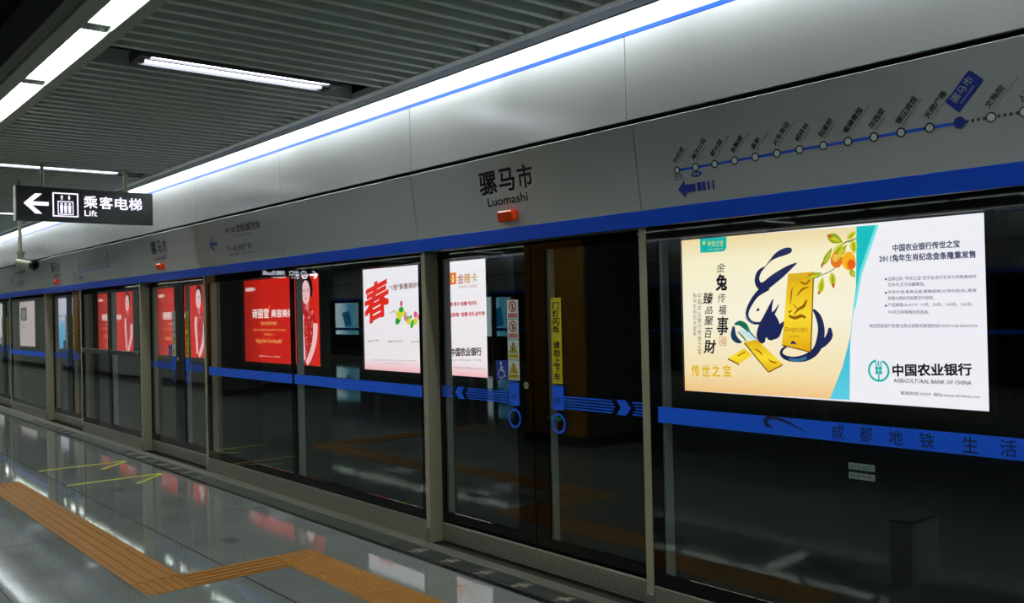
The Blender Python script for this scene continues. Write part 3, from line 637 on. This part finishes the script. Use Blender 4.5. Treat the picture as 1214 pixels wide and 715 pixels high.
s.xz([A(830, 283), A(861.5, 280.6), A(861.5, 294), A(859, 297.5), A(855, 298.3), A(830.5, 300)], -.003, TL); YG = ink((222, 220, 70)); a, b = A(839, 293), A(858, 291.5); put_text(s, '传世之宝', YG, -.004, a[0], b[0], a[1], a[1]+.055)
s.ellipse(*A(835, 288), .014, .02, -.004, YG); a, b = A(839, 297), A(857, 296); put_text(s, 'GOLD COLLECTION', YG, -.004, a[0], b[0], a[1], a[1]+.014); s.build('teal_tab', ra)
s = MB()
def vt(body, px, py0, py1, wpx, m=BR, bold=0, slant=0):
    s = MB()
    n = len(body)
    for i, ch in enumerate(body):
        a = A(px-wpx/2, py0+(py1-py0)*(i+.92)/n); b = A(px+wpx/2, py0+(py1-py0)*(i+.06)/n); put_text(s, ch, m, -.004, a[0], b[0], a[1], b[1], bold=bold, shear=slant)
    s.build('lettering', ra)
vt('金', 855, 311, 324, 11, slant=.2); vt('兔', 855.5, 324, 346, 12, bold=.045, slant=.1); vt('传', 856, 347, 360, 9, slant=.2); vt('福', 857, 361, 374, 9, bold=.012, slant=.15); vt('事', 857, 374, 399, 13, bold=.02, slant=.1)
vt('臻', 839.5, 346, 362, 12, bold=.02, slant=.2); vt('品', 840.5, 363, 373, 9, bold=.01, slant=.2); vt('聚', 840.5, 374, 387, 11, bold=.01, slant=.2); vt('百', 840.5, 388, 402, 9, bold=.006, slant=.2); vt('財', 842, 402, 420, 14, bold=.025, slant=.15)
vt('中国农业银行传世之宝', 829.5, 347, 420, 4.6, ink((90, 80, 70))); vt('兔年生肖纪念金条', 824, 347, 399, 4.2, ink((90, 80, 70)))
SEAL = ink((200, 120, 90)); c0, c1 = A(853, 409.5), A(861.5, 399.5); s.rect(c0[0], c1[0], c0[1], c0[1]+.006, -.004, SEAL); s.rect(c0[0], c1[0], c1[1]-.006, c1[1], -.004, SEAL); s.rect(c0[0], c0[0]+.006, c0[1], c1[1], -.004, SEAL); s.rect(c1[0]-.006, c1[0], c0[1], c1[1], -.004, SEAL); put_text(s, '福', SEAL, -.004, c0[0]+.012, c1[0]-.012, c0[1]+.012, c1[1]-.012); s.build('seal_mark', ra); s = MB()
YB = ink((226, 180, 30))
for ch, px in zip('传世之宝', (825, 837, 849, 862)): a, b = A(px-4.5, 446), A(px+4.5, 433); put_text(s, ch, YB, -.004, a[0], b[0], a[1], b[1], bold=.03)
s.build('gold_lettering', ra)
s = MB(); DN = ink((48, 50, 90)); GR = ink((128, 128, 150)); GR2 = ink((100, 100, 120))
def ht(body, l, r, h, m, bold=0, mb=None, f=A):
    q = MB()      # l,r: baseline ends in pixels, h: height in pixels
    (a0, b0), (a1, b1) = f(*l), f(*r); t0, t1 = f(l[0], l[1]-h)[1], f(r[0], r[1]-h)[1]
    put_text(q, body, m, -.004, a0, a1, b0, t0, b1, t1, bold); q.build('lettering', ra if f is A else rb)
ht('中国农业银行传世之宝', (1059, 298.5), (1138, 293), 8.5, DN, .035); ht('2011兔年生肖纪念金条隆重发售', (1043, 311), (1157, 305.5), 8.5, DN, .035)
for t_, l, r in [('品牌出处:“传世之宝”四字由当代艺术大师韩美林先', (1053, 333), (1158, 330)), ('生亲书,尤为收藏精选。', (1053, 340), (1097, 339)), ('传承价值:意美品真,精雕细琢(立体的兔肖),寓意', (1053, 349), (1158, 346.8)), ('祥瑞与美好的祝愿世代相传。', (1053, 356), (1108, 355.4)),
                 ('产品规格:Au99.99  10克、50克、100克、200克、', (1053, 363.8), (1154, 363)), ('500克五种规格供您选择。', (1053, 372), (1102, 372.5)), ('欢迎莅临我行各营业网点或致电客服热线:95599 028-86760339', (1031, 388.6), (1159, 388.5)), ]:
    ht(t_, l, r, 4.6, GR, .02)
for yy_ in (331, 347.2, 362.5): s = MB(); c = A(1050.5, yy_); s.ellipse(*c, .009, .009, -.004, DN); s.build('bullet_mark', ra)
ht('客服热线:95599  网址:www.abchina.com', (1068, 468), (1162, 472.5), 4.4, GR2, .015); ht('中国农业银行', (1059, 446), (1152, 445), 14, ink((20, 20, 26)), .04); ht('AGRICULTURAL BANK OF CHINA', (1060, 453.5), (1152, 456.5), 4.8, ink((84, 84, 96)), .02)
s = MB(); c = A(1042, 439.3); R_ = .0088*9.6
for (t0, t1) in ((100, 440-20),):
    n_ = 40
    pts = [(c[0]+(R_)*math.cos(math.radians(t)), c[1]+(R_)*math.sin(math.radians(t))) for t in range(104, 437, 9)]
    s.brush([(x, z, .017) for x, z in pts], -.004, TL)
s.rect(c[0]-.006, c[0]+.006, c[1]-R_, c[1]+R_*.95, -.0041, TL); s.rect(c[0]-.028, c[0]+.028, c[1]-.03, c[1]+.03, -.0042, TL); s.rect(c[0]-.0016, c[0]+.0016, c[1]-.03, c[1]+.04, -.0046, ink((244, 240, 248))); s.rect(c[0]-.028, c[0]+.028, c[1]-.002, c[1]+.002, -.0046, ink((244, 240, 248)))
s.rect(c[0]-.026, c[0]-.016, c[1]+.03, c[1]+.075, -.0042, TL); s.rect(c[0]+.016, c[0]+.026, c[1]+.03, c[1]+.075, -.0042, TL); s.build('bank_emblem', ra)
# --- spring advert
XB, ZB = -7.80, .76
rb = lightbox(XB, 'white bank advert with big red character, seen beside and through the near door', ZB, 3.04, 1.5, base=glow_grad('white_sheet', [(0, (250, 190, 196)), (.12, (248, 236, 242)), (1, (247, 243, 250))], 2))
def Bf(px, py): p = at(px, py, AY); return (p.x-XB, p.z-ZB)
s = MB(); RD = ink((226, 44, 32)); (a0, b0), (a1, b1) = Bf(433.5, 386), Bf(461, 371); put_text(s, '春', RD, -.003, a0, a1, b0, Bf(433.5, 342)[1], b1, Bf(461, 327)[1], bold=.035); s.build('spring_character', rb)
s = MB(); (ht('“1悦”新春添好礼', (462, 345), (500, 340.5), 7, ink((120, 50, 40)), .02, f=Bf)); 
(ht('刷卡购物 刷卡“金穗”有好礼', (524, 364), (566, 361.5), 5, ink((196, 40, 50)), .035, f=Bf)); ht('迎新春 “金穗”好礼送不停', (534, 376), (575, 374), 5, ink((196, 40, 50)), .035, f=Bf)
ht('金穗卡', (543, 337), (566, 335), 12, glow_grad('card_gold', [(0, (150, 60, 30)), (.6, (214, 150, 60)), (1, (160, 150, 60))], 0), .012, f=Bf); ht('KINS CARD', (544, 342), (566, 340.5), 3.2, ink((190, 130, 50)), 0, f=Bf)
ht('中国农业银行', (535, 422.5), (571, 421.5), 9.5, ink((24, 24, 28)), .04, f=Bf); ht('AGRICULTURAL BANK OF CHINA', (536, 428), (571, 428), 2.2, ink((110, 110, 120)), 0, f=Bf); ht('客服热线:95599 网址:www.abchina.com', (539, 437), (575, 438.5), 2.6, ink((120, 120, 130)), 0, f=Bf)
for l, r, t_ in (((436, 406), (449, 404.6), '金穗借记卡 积分换礼'), ((460, 406), (478, 405.4), '金穗贷记卡 活动时间'), ((488, 406.5), (500, 406), '刷卡有礼')): ht(t_, l, r, 2.2, ink((90, 90, 96)), .01, f=Bf)
ht('活动详情请咨询各营业网点或登录网站查询', (441, 427.5), (494, 428.5), 1.4, ink((150, 140, 146)), 0, f=Bf); ht('本活动最终解释权归本行所有', (458, 431.5), (478, 432), 1.2, ink((150, 140, 146)), 0, f=Bf)
s = MB()
for (x, y, rx, ry, c) in [(476, 360, 2, 4, (226, 60, 150)), (476, 367, 4, 3.5, (40, 160, 60)), (474, 373, 5, 6, (220, 220, 40)), (472, 380, 5, 4.5, (40, 160, 60)), (479, 371, 3, 3, (220, 220, 60)), (482, 376, 4, 6, (190, 140, 150)), (485, 381, 3.4, 4, (230, 220, 40)), (483, 373, 2, 2.5, (240, 220, 220)), (489, 384, 4.5, 3.6, (60, 180, 60)), (487, 376, 3, 2, (90, 190, 70)), (493, 373, 3, 4, (228, 90, 150)), (493, 381, 3, 4, (220, 220, 40)), (499, 376, 5, 5, (226, 120, 60)), (506, 380, 5, 4, (60, 170, 80)), (514, 374, 5, 5, (220, 70, 130))]:
    p0 = Bf(x, y); s.ellipse(*p0, rx*.0165, ry*.0115, -.003-random.random()*.002, ink(c), ang=random.random(), n=9)
s.brush([(*Bf(462, 372), .01), (*Bf(468, 369), .03), (*Bf(472, 376), .01)], -.003, ink((220, 200, 150))); s.build('floral_drawing', rb)
s = MB(); OR = ink((236, 120, 40)); a, b = Bf(533.5, 338), Bf(541, 323); s.xz([a, (b[0], a[1]+.01), b, (a[0], b[1])], -.003, OR); s.rect(a[0]+.06, b[0]-.06, (a[1]+b[1])/2-.05, (a[1]+b[1])/2+.05, -.004, ink((250, 240, 240)))
s.rect(a[0]+.02, b[0]-.02, (a[1]+b[1])/2-.012, (a[1]+b[1])/2+.012, -.0045, ink((240, 180, 60))); c = Bf(531.5, 420); s.ring(c[0], c[1], .065, .08, -.003, ink((30, 150, 130))); s.build('card_logo', rb)
# --- red beauty advert (three alike boxes)
def red_ad(X0, label):
    r = lightbox(X0, label, .755, 3.0, 1.5, base=glow_grad('red_sheet', [(0, (150, 24, 14)), (.25, (206, 30, 18)), (.7, (214, 26, 16)), (1, (226, 40, 26))], 0, .85))
    s = MB(); W_ = ink((245, 235, 230)); nx = lambda: (s.build('lettering', r), s.v.clear(), s.f.clear(), s.mi.clear()); Yg = ink((236, 170, 90))
    put_text(s, '诗丽堂', W_, -.003, .36, 1.06, .80, .97, bold=.02); put_text(s, '美容美体', W_, -.003, 1.16, 2.02, .81, .95, bold=.02); s.ellipse(1.09, 1.0, .02, .03, -.003, ink((255, 120, 90))); nx()
    put_text(s, '诗丽堂', W_, -.003, .08, .42, 1.30, 1.37, bold=.02); put_text(s, '容颜绽放', W_, -.003, .43, .52, 1.31, 1.36); nx()
    put_text(s, '预约,体验更多精彩', Yg, -.003, .72, 1.38, .67, .735, bold=.01); nx(); put_text(s, 'MAKE YOUR BEAUTY MORE BEAUTIFUL TOGETHER', Yg, -.003, .40, 1.72, .565, .605); nx(); put_text(s, '健康美丽每一天', Yg, -.003, .86, 1.28, .485, .525)
    put_text(s, 'Happy New Year Beautiful', Yg, -.003, .5, 1.56, .33, .43, shear=.4, bold=.008); nx(); put_text(s, '服务热线 028-86666666   地址:骡马市', W_, -.003, .62, 1.5, .10, .125); s.build('lettering', r)
    g = MB(); SK = ink((252, 196, 200)); SK2 = ink((214, 120, 130)); HR = ink((24, 14, 16)); DR = ink((186, 26, 34)); FL = ink((236, 130, 110))
    g.brush([(2.38, 1.24, .08), (2.40, 1.34, .12), (2.48, 1.42, .14), (2.62, 1.40, .15), (2.68, 1.26, .13), (2.65, 1.14, .1)], -.003, HR)
    g.ellipse(2.50, 1.22, .145, .2, -.004, SK, n=28); g.brush([(2.52, 1.1, .1), (2.54, .98, .11), (2.5, .9, .16)], -.0038, SK2)
    g.brush([(2.40, 1.25, .008), (2.45, 1.262, .012), (2.48, 1.255, .004)], -.005, HR); g.brush([(2.53, 1.255, .004), (2.57, 1.264, .012), (2.61, 1.255, .006)], -.005, HR); g.ellipse(2.445, 1.235, .018, .009, -.005, HR); g.ellipse(2.565, 1.235, .018, .009, -.005, HR)
    g.brush([(2.50, 1.23, .006), (2.488, 1.18, .012), (2.505, 1.165, .01)], -.005, SK2); g.ellipse(2.502, 1.115, .034, .013, -.005, ink((200, 40, 60)), n=12)
    g.xz([(2.40, .98), (2.55, .90), (2.66, .97), (2.80, .85), (2.86, .66), (2.74, .60), (2.72, .40), (2.66, .2), (2.68, .0), (2.36, .0), (2.38, .35), (2.44, .6), (2.36, .82)], -.0045, DR)
    for k in range(42):
        x_ = 2.42+random.random()*.34; z_ = .05+random.random()*.85
        if z_ < .5: x_ = min(x_, 2.64)
        g.ellipse(x_, z_, .018+random.random()*.015, .014, -.0055, FL, ang=random.random()*3, n=7)
    g.brush([(2.82, .70, .15), (2.80, .5, .15), (2.72, .3, .13), (2.58, .12, .12), (2.48, .03, .09)], -.006, SK); g.brush([(2.36, .85, .13), (2.34, .6, .12), (2.38, .35, .11), (2.40, .08, .09)], -.006, SK); g.build('printed_woman', r)
    return r
red_ad(-12.16, 'red beauty salon advert with woman in red dress, nearest of the three')
red_ad(-16.95, 'red beauty salon advert seen through the second door, middle of the three')
red_ad(-21.62, 'red beauty salon advert behind the emergency exit leaves, farthest of the three')
r = lightbox(-26.9, 'pale blue advert seen through the third door', .74, 2.9, 1.5, base=glow_grad('pale_blue_sheet', [(0, (90, 170, 220)), (.5, (120, 190, 235)), (.62, (214, 214, 240)), (1, (224, 218, 240))], 2))
s = MB(); put_text(s, '成都地铁', ink((60, 80, 120)), -.003, .9, 2.3, .93, 1.02); s.box(2.0, 2.5, -.004, -.003, .1, .8, ink((70, 140, 200))); s.ellipse(2.3, .4, .2, .35, -.005, ink((140, 210, 240))); s.build('print', r)
r = lightbox(-31.6, 'pinkish white advert with small photo behind the distant glass panel', .74, 3.0, 1.5, base=ink((226, 206, 206), .8))
s = MB(); s.rect(.9, 1.75, .85, 1.3, -.003, ink((90, 96, 92))); s.ellipse(1.3, 1.08, .2, .16, -.004, ink((160, 160, 150))); put_text(s, '地铁传媒', ink((170, 60, 60)), -.003, .95, 1.5, .6, .7); s.build('print', r)
r = lightbox(-36.6, 'pale green and white advert at the extreme left behind the fourth door', .74, 3.6, 1.5, base=glow_grad('green_white_sheet', [(0, (190, 226, 190)), (.5, (226, 240, 226)), (1, (240, 236, 240))], 0))
s = MB(); put_text(s, '绿色出行', ink((60, 120, 70)), -.003, .8, 2.4, .9, 1.15); s.build('print', r)
# small notices on the glass
s = MB(); NG = paint((120, 136, 132))
for z in (.898, .858): s.rect(0, .12, z-.858, z-.858+.028, 0, NG)
put_text(s, '安全出口', BLACK, -.001, .01, .11, .046, .062); put_text(s, '拉开手柄', BLACK, -.001, .01, .11, .006, .022)
thing('glass_label', 'small pale two-line label stuck low on the right glass panel', 'label', (2.172, .004, .858), me=s.mesh('glass_label'))
# ------------------------------------------------------------------ opposite side (seen mirrored in the glass)
for i, (a, b) in enumerate([(-28.5, -22.05), (-21.95, -17.1), (-15.9, -11), (-10.4, -6.2), (-5.4, 0), (.6, 6)]):
    glass_panel(a, b, 'glass panels of the opposite screen wall', -1, group='opposite glass panels')
for a in (-17.05, -15.95, -10.5, -5.5, .5, -22): post(a, 'steel posts of the opposite screen wall', -1, 'opposite posts')
header(-40, 7, 'x', 'long plain header panel of the opposite screen wall, mirrored faintly top right', -1, None, 0)
upper(-40, 7, 'long upper panel of the opposite screen wall, with thin blue stripe', -1)
OB = glow_grad('opposite_blue_sheet', [(0, (120, 150, 150)), (.4, (60, 150, 190)), (.75, (190, 220, 230)), (1, (200, 220, 230))], 0, 2.0)
for X_, W_, lb in ((-33.6, 1.6, 'small blue advert behind the opposite wall, mirrored right of the red advert'), (-30.95, 2.0, 'blue and white advert behind the opposite wall, mirrored left of the white advert'), (-20.7, 1.4, 'small blue advert behind the opposite wall, mirrored inside the near door')):
    r = lightbox(X_, lb, .70, W_, 1.35, WY-3.5, -1, OB)
    s = MB(); s.xz([(.3*W_, .4), (.57*W_, .3), (.7*W_, .9), (.4*W_, 1.0)], -.003, ink((40, 130, 190))); s.build('print', r)
# columns and stair enclosure on the platform centre
def column(x0, x1, label):
    root = thing('platform_column', label, 'column', ((x0+x1)/2, -3.95, 0)); h = (x1-x0)/2
    MB().box(-h, h, -.45, .45, .12, 3.62, DGRAN, .01).build('granite_shaft', root)
    MB().box(-h+.02, h-.02, .45, .47, .12, 3.1, GOLD, .003).build('gold_face', root)
    MB().box(-h-.02, h+.02, -.47, .49, 0, .12, mat('black_skirting', (14, 15, 15), .3)).build('skirting', root)
    s = MB(); s.box(-.16, .16, .47, .49, .24, .38, mat('sign_black', (10, 14, 12), .3)); GE = glow('green_sign_light', (30, 190, 90), .8)
    a = MB(); a.faces([(x, .492, z) for x, z in [(.12, .31), (.06, .35), (.06, .322), (-.02, .322), (-.02, .298), (.06, .298), (.06, .27)]], [range(7)], GE); a.faces([(x, .492, z) for x, z in [(-.06, .28), (-.12, .28), (-.12, .34), (-.06, .34)]], [range(4)], GE)
    s.build('exit_sign', root); a.build('green_symbol', root)
    return root
column(-4.28, -3.22, 'gold-faced granite column mirrored in the near door, nearest column'); column(-14.56, -13.5, 'gold-faced granite column mirrored beside the second door'); column(-24.8, -23.7, 'gold-faced granite column mirrored beside the third door, farthest column')
s = MB(); s.box(-23.7, -14.6, -6.6, -4.05, .1, 2.4, WALLG); s.box(-42, -24.8, -6.6, -4.05, .1, 2.4, WALLG); s.box(-23.7, -14.6, -6.62, -4.03, 0, .1, mat('black_skirting', (14, 15, 15), .3)); s.box(-42, -24.8, -6.62, -4.03, 0, .1, mat('black_skirting', (14, 15, 15), .3)); struct('wall_stair', s.mesh('wall_stair'))
# ------------------------------------------------------------------ lift sign
SX = -5.2
root = thing('lift_sign', 'black hanging sign with white arrow, lift symbol and Chinese lettering', 'sign', (SX, -1.085, 2.715), (0, 0, PI/2))
# local x = world +Y, local -y = world +X (faces the camera)
s = MB(); s.box(-.622, .622, 0, .09, -.162, .16, mat('sign_casing_black', (20, 22, 24), .3), .004); s.build('casing', root)
s = MB(); s.box(-.632, -.622, -.004, .094, -.166, .164, STEELD); s.build('end_cap', root)
WS = glow('sign_white_light', (238, 234, 255), 1.2)
s = MB(); s.xz([(-.565, 0), (-.465, .095), (-.405, .095), (-.49, .018), (-.35, .018), (-.35, -.018), (-.49, -.018), (-.405, -.095), (-.465, -.095)], -.002, WS); s.build('arrow', root)
s = MB(); x0, x1, z0, z1 = -.315, -.085, -.115, .115; t_ = .012
for q in ((x0, x1, z0, z0+t_), (x0, x1, z1-t_, z1), (x0, x0+t_, z0, z1), (x1-t_, x1, z0, z1)): s.rect(*q, -.002, WS)
cx = -.2; x0, x1, z0, z1 = cx-.07, cx+.07, -.095, .035; t_ = .008
for q in ((x0, x1, z0, z0+t_), (x0, x1, z1-t_, z1), (x0, x0+t_, z0, z1), (x1-t_, x1, z0, z1)): s.rect(*q, -.0021, WS)
for dx in (-.036, 0, .036): s.ellipse(cx+dx, .008, .011, .011, -.002, WS, n=10); s.xz([(cx+dx-.014, -.006), (cx+dx+.014, -.006), (cx+dx+.01, -.08), (cx+dx-.01, -.08)], -.002, WS)
s.xz([(cx-.045, .068), (cx-.02, .068), (cx-.0325, .095)], -.002, WS); s.rect(cx-.037, cx-.028, .045, .07, -.002, WS); s.xz([(cx+.02, .072), (cx+.045, .072), (cx+.0325, .045)], -.002, WS); s.rect(cx+.028, cx+.037, .07, .095, -.002, WS); s.build('lift_pictogram', root)
s = MB()
for ch, x_ in zip('乘客电梯', (-.035, .11, .255, .39)): put_text(s, ch, WS, -.002, x_, x_+.122, -.02, .098, bold=.02)
s.build('chinese_lettering', root); s = MB(); put_text(s, 'Lift', WS, -.002, -.03, .085, -.098, -.042, bold=.012); s.build('lettering', root)
for xx in (-.392, .372):
    s = MB(); s.cyl((xx, .045, .16), 'z', .017, .30, STEEL, 12); s.cyl((xx, .045, .16), 'z', .03, .012, STEEL, 12); s.build('hanger_rod', root)
# hanging sign over the platform centre, seen mirrored above the red advert
root = thing('exit_direction_sign', 'black hanging exit sign over the platform centre, mirrored above the red advert', 'sign', (-13.2, -4.89, 2.43), (0, 0, PI/2)); root.scale = (.56, .56, .72)
s = MB(); s.box(-1.25, 1.25, 0, .06, -.165, .165, mat('sign_casing_black', (20, 22, 24), .3), .003); s.build('casing', root)
WB = glow('sign_bright_light', (238, 240, 255), 6.0)
s = MB(); s.xz([(-1.2, 0), (-1.1, .11), (-1.02, .11), (-1.11, .025), (-.88, .025), (-.88, -.025), (-1.11, -.025), (-1.02, -.11), (-1.1, -.11)], -.002, WB); s.build('arrow', root)
s = MB(); s.ring(-.66, 0, .09, .12, -.002, WB); put_text(s, 'A', WB, -.002, -.71, -.61, -.06, .06); s.build('exit_letter', root)
s = MB(); put_text(s, '出口', WB, -.002, -.45, -.1, -.03, .12, bold=.02); put_text(s, 'Exit', WB, -.002, -.42, -.15, -.11, -.05); s.build('lettering', root)
s = MB(); put_text(s, '东御街 西玉龙街', WB, -.002, .1, .95, -.01, .11, bold=.02); put_text(s, 'Dongyu Street', WB, -.002, .1, .6, -.11, -.05); s.build('lettering', root)
for xx in (-.9, .8): s = MB(); s.cyl((xx, .03, .16), 'z', .015, 1.55, STEEL, 10); s.build('hanger_rod', root)
# ------------------------------------------------------------------ security camera
CX = -6.5
root = thing('security_camera', 'grey bullet security camera on a ceiling rod below the lift sign', 'camera', (CX, -1.42, 2.27)); CB = mat('camera_housing', (150, 152, 140), .35, .3)
s = MB(); s.cyl((0, 0, .02), 'z', .019, .83, STEEL, 12); s.cyl((0, 0, .06), 'z', .05, .012, CB, 16); s.build('ceiling_rod', root)
s = MB(); s.cyl((0, 0, -.06), 'z', .036, .12, CB, 14); s.build('bracket', root)
d = Vector((.22, .14, -.05)).normalized(); s = MB(); s.tube([(-.02, -.01, -.035), tuple(Vector((-.02, -.01, -.035))+d*.2)], .05, CB, 18); s.build('housing', root)
e = Vector((-.02, -.01, -.035))+d*.19; s = MB(); s.tube([tuple(e), tuple(e+d*.03)], .056, mat('camera_black_ring', (12, 12, 14), .3), 20); s.tube([tuple(e+d*.03), tuple(e+d*.035)], .032, mat('camera_lens', (6, 6, 10), .05), 16); s.build('lens', root)
# low grey box standing on the platform edge, mirrored in the right glass
s = MB(); s.box(-.07, .07, -.16, .16, 0, .36, mat('box_grey', (236, 240, 238), .5), .006)
r = thing('grey_box', 'small pale grey box on the floor, seen mirrored low in the right glass', 'box', (1.68, -1.5, 0), me=None)
s.build('body', r); s = MB(); s.box(-.075, .075, -.165, .165, .36, .375, mat('box_lid_grey', (100, 110, 106), .5), .003); s.build('lid', r)
print('objects', len(bpy.data.objects))
